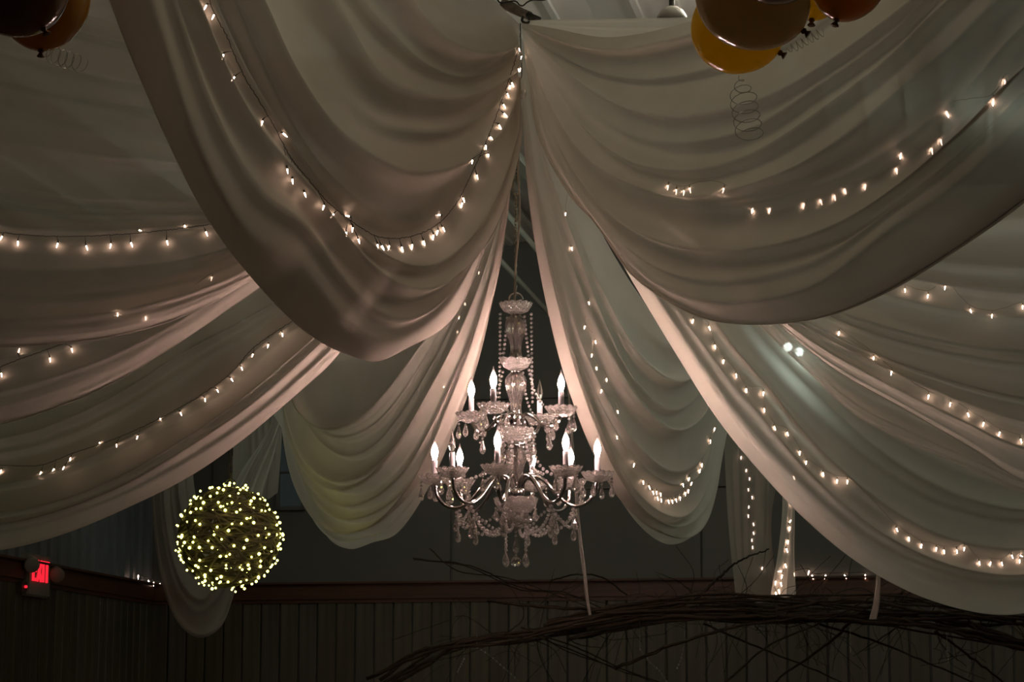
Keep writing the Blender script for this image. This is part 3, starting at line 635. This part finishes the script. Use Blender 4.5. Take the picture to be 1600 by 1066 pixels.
for i, (t, lit) in enumerate([(-26, 1), (63, 1), (151, 0), (-117, 1)]):
    uppers.append((math.radians(t), arm(math.radians(t), 79, 644, UP, lit, 4, 40 + i)))
def strand(pts, r=2.4, gap=6.2, name='bead_strand', mat='bead'):
    L = sum((b - a).length for a, b in zip(pts, pts[1:])); n_ = max(3, int(L / (gap * MPP)))
    bm = BM()
    for p in spline(pts, n_): bmesh.ops.create_icosphere(bm, subdivisions=1, radius=r * 1.18 * MPP, matrix=Matrix.Translation(p))
    o = mesh_obj(name, bm, M[mat], ch, False); o['kind'] = 'stuff'; return o
def rad(t, r, y): return AX + Vector((math.sin(t), -math.cos(t), 0)) * (r * MPP) + Z * zc(y)
# straight strands from the crown to the upper tier, and garlands between bowls and arms
for t in (-90, 90):
    tr = math.radians(t); strand([rad(tr, 24.5, 491), rad(tr, 25, 560), rad(tr, 26, 628)], 2.2, 6.4)
for i, (t, (P, e)) in enumerate(uppers):
    if i in (1, 3): strand([rad(t, 15, 496), rad(t, 19, 530), rad(t, 23, 564)], 2.3)
    if i != 0: strand([rad(t, 23, 580), rad(t, 32, 612), rad(t, 46, 634), rad(t, 70, 650)], 2.2)
    strand([rad(t, 62, 676), rad(t, 62, 690), rad(t, 62, 700)], 2.3)
for i, (t, (P, e)) in enumerate(lowers):
    strand([rad(t, 26, 694), rad(t, 34, 722), rad(t, 48, 738), rad(t, 70, 747)], 2.7)
    strand([rad(t, 90, 798), rad(t, 80, 818), rad(t, 55, 834), rad(t, 32, 830), rad(t, 22, 822)], 2.6)
    t2 = lowers[(i + 1) % 8][0]
    if t2 < t: t2 += 2 * PI
    if t2 - t < 1.2: strand([rad(t, 92, 800), rad((t + t2) / 2, 90, 822), rad(t2, 92, 800)], 2.4)
    inst('crystal_drop', DROP, ch, rad(t, 91, 815))
for k in range(8):
    tt = k * PI / 4 + .3
    inst('crystal_drop', DROP, ch, rad(tt, 24, 692)); inst('crystal_drop', DROPS, ch, rad(tt, 33, 793)); (k % 2 or inst('crystal_drop', DROPS, ch, rad(tt, 14, 650)))
for k in range(4):
    tt = k * PI / 2 + .75
    strand([rad(tt, 22, 826), rad(tt, 22, 840), rad(tt, 22, 850)], 2.0, 4.6); inst('crystal_drop', DROP, ch, rad(tt, 22, 850), None, 1.1)
inst('crystal_drop', DROP, ch, rad(0, 0, 828), None, 1.15)
strand([rad(0, 0, 858), rad(0, 0, 868)], 1.8, 4.4)
bm = BM(); bmesh.ops.create_icosphere(bm, subdivisions=2, radius=8.6 * MPP, matrix=Matrix.Translation(rad(0, 0, 878))); mesh_obj('crystal_ball', bm, M['glass_clear'], ch, False)

# ------------------------------------------------------------------ chain, cord, hub bracket
def link_mesh(L, W, r):
    bm = BM(); pts = []
    for i in range(16):
        a = 2 * PI * i / 16; pts.append(Vector((math.cos(a) * W, 0, math.sin(a) * W + (L - W if math.sin(a) > 0 else -(L - W)))))
    pts.append(pts[0]); tube(bm, pts, r, 5, False); me = bpy.data.meshes.new('link'); bm.to_mesh(me); bm.free()
    me.polygons.foreach_set('use_smooth', [True] * len(me.polygons)); me.materials.append(M['chain']); return me
LK = link_mesh(3.6 * MPP, 1.9 * MPP, .75 * MPP)
def chain(name, label, a, b, me=LK, step=5.6):
    root = thing(name, label, 'chain', b.copy(), 'hanging chains'); n_ = int((a - b).length / (step * MPP))
    for i in range(n_ + 1):
        p = a.lerp(b, i / n_); inst('link', me, root, p, Matrix.Rotation(PI / 2 * (i % 2) + .5, 3, 'Z').to_quaternion())
    return root
chain('hanging_chain', 'upper length of metal chain between the hub and the snap hook', at(812, 148, 11), at(807, 279, 11))
chain('hanging_chain', 'lower length of metal chain between the snap hook and the chandelier', at(806, 305, 11), at(805.5, 459, 11))
bm = BM(); c = at(806.5, 292, 11)
tube(bm, spline([c + Vector((x * MPP, 0, y * MPP)) for x, y in ((0, 14), (4.5, 10), (5, 0), (3, -12), (0, -14), (-3, -12), (-4, 0), (-4, 9), (0, 14))], 40), 1.3 * MPP, 6)
sh = tag(mesh_obj('snap_hook', bm, M['chain'], origin=c), 'metal snap hook joining the two lengths of chandelier chain', 'hook')
bm = BM(); tube(bm, spline([at(x, y, 10.97) for x, y in ((812, 120), (813, 150), (813, 190), (811, 230), (810, 280), (812, 320), (810, 370), (806, 410), (804.5, 455), (804.5, 474))], 60), 1.7 * MPP, 6)
tag(mesh_obj('electric_cord', bm, M['cord'], origin=at(804.5, 474, 10.97)), 'beige electric cord running beside the chandelier chain', 'cord')
root = thing('suspension_hook', 'thin wire hook with a flap of clear tape at the top of the chain', 'hook', at(812, 150, 11))
bm = BM(); tube(bm, spline([at(x, y, 11) for x, y in ((813, 36), (814, 80), (815, 118), (813, 124), (811, 120), (812, 135), (811, 150))], 40), .9 * MPP, 6); mesh_obj('wire_hook', bm, M['iron'], root)
bm = BM(); c = at(817, 147, 10.98)
for i in range(3):
    pts = [c + Vector((x * MPP, random.uniform(-2, 2) * MPP, y * MPP)) for x, y in ((-5, -4 + i * 3), (0, 4 + i), (5, 8 - i * 3), (3, -2 - i * 2), (-4, -8 + i))]
    tube(bm, spline(pts, 16), .8 * MPP, 5)
mesh_obj('tape_flap', bm, M['ribbon_clear'], root)
root = thing('hub_bracket', 'dark taped pipe bracket at the ceiling hub where the cloths gather', 'bracket', at(818, 36, 11.05))
bm = BM(); tube(bm, [at(786, 6, 11.15), at(800, 12, 11.12), at(815, 20, 11.08), at(828, 25, 11.05)], [8 * MPP, 9 * MPP, 7.5 * MPP, 7 * MPP], 12); mesh_obj('pipe', bm, M['pipe'], root)
bm = BM(); tube(bm, [at(826, 24, 11.05), at(832, 27, 11.03), at(845, 29, 11.0)], [6.5 * MPP, 5.5 * MPP, 2 * MPP], 12); mesh_obj('pipe_end', bm, M['iron'], root)
bm = BM(); tube(bm, spline([at(817, 26, 11), at(816, 33, 10.98), at(822, 36, 10.97), at(827, 34, 10.98), at(826, 28, 11)], 20), 2.2 * MPP, 8); mesh_obj('clamp', bm, M['iron'], root)
bm = BM(); tube(bm, spline([at(x, y, 11.1) for x, y in ((775, -6), (781, 4), (792, 3), (806, 2), (812, 8), (817, 9), (823, 4), (832, 0), (850, 0), (870, -8))], 40), 1.3 * MPP, 6); mesh_obj('cable', bm, M['iron'], root)
root = thing('ceiling_lamp', 'round grey lamp shade under the pale roof beside the balloons', 'lamp', at(1048, 12, 12.2))
bm = BM(); c = at(1050, 34, 12.2); r = 24 * 12.2 / F
lathe(bm, [(r, 0), (r * .95, r * .35), (r * .75, r * .7), (r * .4, r * .95), (r * .1, r), (r * .1, r * 1.05), (r * .42, r), (r * .8, r * .73), (r, r * .36), (r * 1.05, 0), (r, 0)], c, 28); mesh_obj('shade', bm, M['plastic'], root)
bm = BM(); tube(bm, [c + Z * r, c + Z * (r + .35)], .015, 8); mesh_obj('stem', bm, M['iron'], root)

# ------------------------------------------------------------------ spot lamp glowing behind the right swag
gh, gr = hit(['G'], 1240, 546); SD = (gh + gr * .16).y
root = thing('spot_lamp', 'bright white spot lamp shining through the cloth right of the chandelier', 'lamp', at(1243, 552, SD))
c = at(1240, 546, SD); toc = (CAM - c).normalized()
for s in (-1, 1):
    cc = c + X * .028 * s + Z * -.012 * s
    bm = BM(); tube(bm, [cc - toc * .10, cc - toc * .06, cc], [.02, .045, .05], 16); mesh_obj('lamp_head', bm, M['plastic'], root)
    bm = BM(); tube(bm, [cc + toc * .001, cc + toc * .006], [.022, .020], 16); mesh_obj('lens', bm, M['spot_glow'], root)
point('spot_lamp_light', c + toc * .03, .8, (.75, 1, .9), .03)
bm = BM(); tube(bm, [c - toc * .09, c - toc * .09 + Z * 1.2], .012, 8); mesh_obj('drop_rod', bm, M['iron'], root)

# ------------------------------------------------------------------ balloons
def balloon_mat(name, c, trans=.35):
    m, nt, out = newmat(name); b = nt.nodes.new('ShaderNodeBsdfPrincipled'); nt.links.new(noise_col(nt, c, .06, 4), b.inputs['Base Color'])
    b.inputs['Roughness'].default_value = .12; b.inputs['Coat Weight'].default_value = .4
    t = nt.nodes.new('ShaderNodeBsdfTranslucent'); t.inputs[0].default_value = tuple(min(1, x * 1.3) for x in c) + (1,)
    x = nt.nodes.new('ShaderNodeMixShader'); x.inputs[0].default_value = trans
    nt.links.new(b.outputs[0], x.inputs[1]); nt.links.new(t.outputs[0], x.inputs[2]); nt.links.new(x.outputs[0], out.inputs[0]); return m
GOLD = balloon_mat('gold_latex', (.85, .56, .03), .7); AMBER = balloon_mat('amber_latex', (.55, .27, .02), .45); DARK = balloon_mat('brown_latex', (.20, .08, .02), .4); TAUPE = balloon_mat('taupe_latex', (.55, .42, .22), .5)
def balloon(label, cxy, Rpx, knot, Y, mat, group='balloons on the ceiling'):
    """centre, radius, knot in pixels of the photograph, at distance Y"""
    c = at(*cxy, Y); k = at(*knot, Y - .02); R = Rpx * Y / F; ax = (k - c).normalized()
    L = (k - c).length
    root = thing('balloon', label, 'balloon', k.copy(), group)
    bm = BM(); pr = []
    for i in range(25):
        a = PI * i / 24; z = math.cos(a) * R; r = math.sin(a) * R
        if z > 0: z = z * (L - .012) / R; r = r * (1 - .12 * (math.cos(a) ** 2))
        pr.append((r if 0 < i < 24 else 0, z))
    pr[0] = (.006, L - .010); 
    lathe(bm, [(0, L - .008)] + pr, Vector((0, 0, 0)), 40)
    q_ = Z.rotation_difference(ax).to_matrix().to_4x4(); bm.transform(Matrix.Translation(c) @ q_); mesh_obj('balloon_skin', bm, mat, root)
    bm = BM(); lathe(bm, [(0, L - .016), (.008, L - .014), (.011, L - .004), (.006, L + .002), (.012, L + .010), (.014, L + .014), (0, L + .012)], Vector((0, 0, 0)), 12)
    bm.transform(Matrix.Translation(c) @ q_); mesh_obj('knot', bm, DARK, root)
    return root, k
BY = 7.5
balloon('taupe brown balloon overlapping the gold one right of the hub', (1173, -10), 90, (1258, 50), BY, TAUPE)
_, kg = balloon('bright gold balloon lowest in the right cluster with a curled ribbon', (1152, 44), 75, (1221, 84), BY + .38, GOLD)
balloon('dark brown balloon topmost in the right cluster', (1224, -66), 82, (1280, -20), BY - .38, DARK)
balloon('amber balloon rightmost in the right cluster with knot pointing down', (1325, -30), 62, (1306, 34), BY + .1, AMBER)
balloon('small gold slice of balloon between the taupe and amber balloons', (1272, -22), 54, (1268, 34), BY + .5, GOLD)
balloon('dark amber balloon in the top left corner of the picture', (22, -32), 92, (70, 48), BY, DARK)
_, kl = balloon('gold brown balloon behind the dark one at upper left, knot below', (66, -4), 78, (64, 82), BY + .40, AMBER)
def curl(label, a, b, turns, r):
    bm = BM(); d = (b - a); u = d.normalized(); s = u.orthogonal().normalized(); t = u.cross(s); pts = []
    n_ = turns * 16
    for i in range(n_ + 1):
        f = i / n_; an = f * turns * 2 * PI; pts.append(a + d * f + (s * math.cos(an) + t * math.sin(an)) * r * min(1, f * 3))
    tube(bm, pts, .0012, 4); tag(mesh_obj('curled_ribbon', bm, M['ribbon_clear'], origin=b.copy()), label, 'ribbon', 'curled balloon ribbons')
curl('clear curled ribbon dangling under the bright gold balloon', at(1155, 118, BY + .3), at(1172, 215, BY + .2), 7, .045)
curl('thin curled ribbon trailing right from the gold balloon knot', kg, at(1285, 48, BY + .3), 8, .018)
curl('thin curled ribbon trailing from the upper left balloon knot', kl, at(128, 100, BY + .3), 6, .03)

# ------------------------------------------------------------------ glowing vine ball
BD = 13.4; bc = at(358, 840, BD); BR = 80 * BD / F
root = thing('vine_light_ball', 'ball of dark vines covered in yellow fairy lights hanging at left', 'light ball', bc - Z * BR)
bm = BM(); rnd = random.Random(3)
def rdir(): 
    v = Vector((rnd.gauss(0, 1), rnd.gauss(0, 1), rnd.gauss(0, 1))); return v.normalized()
for i in range(70):
    n_ = rdir(); n_ = Vector((n_.x * .7, n_.y * .7, n_.z * 1.6)).normalized(); a = n_.orthogonal().normalized(); b = n_.cross(a); h = rnd.uniform(-.55, .55); rr = math.sqrt(1 - h * h)
    ph = rnd.random() * 6; pts = []
    for k in range(33):
        t = 2 * PI * k / 32; wob = 1 + .03 * math.sin(5 * t + ph)
        pts.append(bc + (n_ * h + (a * math.cos(t) + b * math.sin(t)) * rr) * BR * wob * .96)
    tube(bm, pts, rnd.uniform(.004, .008), 5, False)
v_ = mesh_obj('vine_tangle', bm, M['vine'], root); v_['kind'] = 'stuff'
bm = BM(); bmesh.ops.create_icosphere(bm, subdivisions=1, radius=.0078); LB = bpy.data.meshes.new('ball_bulb'); bm.to_mesh(LB); bm.free(); LB.materials.append(M['ball_glow']); LB.polygons.foreach_set('use_smooth', [True] * len(LB.polygons))
for i in range(270):
    g = i + .5; ph = math.acos(1 - 2 * g / 270); th = PI * (1 + 5 ** .5) * g
    v = Vector((math.cos(th) * math.sin(ph), math.sin(th) * math.sin(ph), math.cos(ph))) + Vector((rnd.gauss(0, .09), rnd.gauss(0, .09), rnd.gauss(0, .09))); v.normalize()
    inst('bulb', LB, root, bc + v * BR * rnd.uniform(.97, 1.07), None, rnd.uniform(.7, 1.25))
bm = BM(); tube(bm, spline([bc + Z * BR + Vector((math.cos(t) * .03, 0, math.sin(t) * .03 + .01)) for t in [i * PI / 4 for i in range(9)]], 20), .004, 6); mesh_obj('top_ring', bm, M['iron'], root)
LK2 = link_mesh(.028, .011, .0035); LK2.materials.clear(); LK2.materials.append(M['iron'])
top = bc + Z * (BR + .05)
chain('hanging_chain', 'dark chain holding the glowing vine ball at left', top + Z * 1.0, top, LK2, .046 / MPP)

# ------------------------------------------------------------------ exit sign on the left wall
ep = on_plane(64, 893, room(.09, 0, 0), RB)
root = thing('exit_sign', 'white exit sign with red letters and two lamp heads on the left wall', 'exit sign', ep - Z * .15 - RB * .09)
bm = BM(); box(bm, ep - RB * .045 - Z * .03, RB, DB, Z, .075, .42, .30); bmesh.ops.bevel(bm, geom=bm.edges[:], offset=.012, segments=2, affect='EDGES'); mesh_obj('housing', bm, M['plastic'], root, False)
bm = BM()
def lt(y, z, wy, wz, sl=0):
    a2 = (DB * math.cos(sl) + Z * math.sin(sl)); z2 = (Z * math.cos(sl) - DB * math.sin(sl)); box(bm, ep + DB * y + Z * z, RB, a2, z2, .012, wy, wz)
H_ = .15; s_ = .022
def L_E(o): lt(o - .022, 0, s_, H_); [lt(o, z, .06, s_) for z in (-H_ / 2 + s_ / 2, 0, H_ / 2 - s_ / 2)]
def L_X(o): lt(o, 0, s_, H_ * 1.08, .48); lt(o, 0, s_, H_ * 1.08, -.48)
def L_I(o): lt(o, 0, s_, H_)
def L_T(o): lt(o, 0, s_, H_); lt(o, H_ / 2 - s_ / 2, .075, s_)
L_E(-.12); L_X(-.03); L_I(.045); L_T(.115)
mesh_obj('exit_letters', bm, M['exit_red'], root, False)
for y, z in ((-.25, .04), (.24, .0)):
    c = ep + DB * y + Z * z + RB * .02; dn = (RB * .5 - DB * .75 - Z * .35).normalized()
    bm = BM(); tube(bm, [c - dn * .05, c - dn * .02, c + dn * .045, c + dn * .05], [.03, .05, .056, .05], 16); mesh_obj('lamp_head', bm, M['plastic'], root)
    bm = BM(); tube(bm, [c - dn * .04, ep + DB * y * .7 - RB * .04], .012, 8); mesh_obj('lamp_neck', bm, M['plastic'], root)
bm = BM(); c = on_plane(41, 917, room(.09, 0, 0), RB); tube(bm, [c - RB * .01, c + RB * .005], .010, 10); mesh_obj('indicator_light', bm, M['exit_red'], root)
bm = BM(); box(bm, c - RB * .05, RB, DB, Z, .075, .10, .07); mesh_obj('indicator_box', bm, M['iron'], root, False)

# ------------------------------------------------------------------ branch arbor at the bottom right
def branch_mesh(bm, pts, r0, r1, rnd, twigs=0, depth=0):
    n_ = max(12, len(pts) * 6); P = spline(pts, n_)
    P = [p + Vector((rnd.uniform(-1, 1), rnd.uniform(-1, 1), rnd.uniform(-1, 1))) * r0 * .5 for p in P]
    tube(bm, P, [r0 + (r1 - r0) * i / (n_ - 1) for i in range(n_)], 6)
    for k in range(twigs):
        i = rnd.randrange(n_ // 5, n_ - 1); p = P[i]; t = (P[min(n_ - 1, i + 1)] - P[i - 1]).normalized()
        d = (t * rnd.choice((-.6, .7, 1)) + Vector((rnd.uniform(-.6, .6), rnd.uniform(-.6, .6), rnd.uniform(-1, .9)))).normalized(); L = rnd.uniform(.12, .42)
        q1 = p + d * L * .5 + Vector((rnd.uniform(-.05, .05), 0, rnd.uniform(-.05, .05))); q2 = p + d * L + Vector((rnd.uniform(-.08, .08), 0, rnd.uniform(-.1, .05)))
        branch_mesh(bm, [p, q1, q2], r0 * .32, .0015, rnd, 2 if depth == 0 else 0, depth + 1)
AY = 13.2
root = thing('branch_arbor', 'dark bundle of bare branches arching across the lower right of the picture', 'branches', at(1250, 1000, AY))
rnd = random.Random(21)
mains = [
    ([(560, 1085), (640, 1045), (720, 1010), (830, 990), (930, 968), (1050, 950), (1180, 948)], .022, .012, 8),
    ([(590, 1066), (680, 1020), (780, 998), (880, 985), (1000, 962), (1120, 958), (1300, 962)], .020, .012, 7),
    ([(850, 978), (960, 950), (1080, 945), (1200, 948), (1320, 945), (1450, 950), (1600, 962)], .020, .014, 7),
    ([(880, 985), (1000, 958), (1150, 962), (1300, 968), (1420, 965), (1520, 985), (1640, 1020)], .030, .022, 7),
    ([(900, 990), (1050, 968), (1200, 972), (1350, 970), (1480, 985), (1600, 1010), (1700, 1045)], .024, .016, 7),
    ([(1000, 952), (1150, 940), (1300, 938), (1400, 935), (1500, 955), (1640, 975)], .016, .009, 6),
    ([(940, 962), (1100, 936), (1250, 943), (1380, 952), (1560, 962), (1680, 960)], .015, .010, 6),
    ([(1180, 955), (1280, 962), (1400, 972), (1500, 968), (1600, 966), (1700, 960)], .030, .018, 6),
    ([(760, 938), (830, 946), (920, 952), (1040, 948), (1150, 958)], .010, .008, 5),
    ([(1130, 1070), (1200, 1010), (1290, 970), (1370, 930)], .007, .004, 4),
    ([(830, 985), (900, 1020), (980, 1050), (1040, 1075)], .012, .006, 3),
    ([(960, 1045), (1060, 1005), (1160, 978), (1260, 965)], .010, .007, 3),
    ([(1100, 975), (1180, 1010), (1280, 1050), (1340, 1080)], .006, .004, 4),
    ([(1280, 975), (1360, 1000), (1460, 1040), (1540, 1075)], .007, .004, 4),
    ([(1460, 985), (1500, 1015), (1560, 1060), (1590, 1085)], .008, .005, 2),
    ([(1330, 972), (1290, 1010), (1230, 1050), (1190, 1085)], .009, .005, 2),
    ([(1120, 905), (1150, 880), (1180, 866), (1202, 859)], .008, .004, 0),
    ([(1120, 905), (1080, 940), (1040, 955)], .008, .009, 0),
    ([(660, 866), (730, 885), (800, 912), (880, 935), (960, 950)], .011, .007, 2),
    ([(860, 908), (900, 898), (940, 902), (980, 930)], .005, .004, 2),
]
for i, (px, r0, r1, tw) in enumerate(mains):
    nst = 1 if r0 < .0105 else (4 if r0 > .018 else 3)
    for k in range(nst):
        bm = BM(); dy = AY + rnd.uniform(-.25, .25); g = 0 if nst == 1 else 9; f = 1 if nst == 1 else rnd.uniform(.3, .62)
        branch_mesh(bm, [at(x + rnd.uniform(-2, 2) * g, y + rnd.uniform(-1, 1) * g, dy + rnd.uniform(-.05, .05)) for x, y in px], r0 * f, r1 * f, rnd, max(0, tw - 4)); mesh_obj('branch', bm, M['twig'], root)
bm = BM(); bmesh.ops.create_icosphere(bm, subdivisions=1, radius=.006); CR = bpy.data.meshes.new('crystal_bead'); bm.to_mesh(CR); bm.free(); CR.materials.append(M['glass'])
for i, pl in enumerate([[(745, 1012), (762, 1022), (790, 1046), (810, 1064)], [(1000, 1015), (1015, 1035), (1030, 1048), (1045, 1070)], [(1329, 1005), (1329, 1020)], [(1070, 1000), (1064, 1030), (1058, 1044)], [(725, 1030), (715, 1050)], [(1480, 1012), (1482, 1035)]]):
    q_ = [at(x, y, AY - .15) for x, y in pl]
    st = thing('crystal_garland', ['thread of tiny crystals hanging under the left of the branch arch', 'thread of tiny crystals slanting below the middle of the branches', 'single sparkling crystal thread under the thick right branches', 'short crystal thread right of the slanting one below the branches', 'shortest crystal thread at the left tip of the branches', 'crystal thread under the far right branches'][i], 'garland', q_[-1].copy(), 'crystal threads on the branches')
    bm = BM(); tube(bm, [q_[0] + Z * .08] + q_, .0008, 4); mesh_obj('thread', bm, M['ribbon_clear'], st)
    for p in spline(q_, max(3, len(q_) * 3)): inst('crystal_bead', CR, st, p)
# cloth straps that hold the branches
def strap(label, pts, wpx, Y):
    bm = BM(); P = spline([at(x, y, Y) for x, y in pts], 24); W = spline([Vector((a, 0, 0)) for a in wpx], 24); g = []
    for p, wv in zip(P, W):
        h = wv.x * Y / F / 2; g.append([bm.verts.new(p + X * h * c + Yv * (.012 * math.cos(c * 5))) for c in (-1, -.5, 0, .5, 1)])
    for a, b in zip(g, g[1:]):
        for k in range(4): bm.faces.new((a[k], a[k + 1], b[k + 1], b[k]))
    return tag(mesh_obj('cloth_strap', bm, M['voile_sheer'], origin=P[-1].copy()), label, 'strap', 'cloth straps holding the branches')
strap('thin pale cloth strap tied to the branches below the chandelier', [(880, 500), (895, 700), (906, 840), (914, 900), (917, 935), (923, 967)], [2, 2.5, 4, 4.5, 6, 5], AY - .05)
strap('short pale cloth strap tied to the branches under the long right swag', [(1373, 860), (1372, 915), (1369, 945), (1364, 968)], [4, 5, 8, 12], AY - .3)
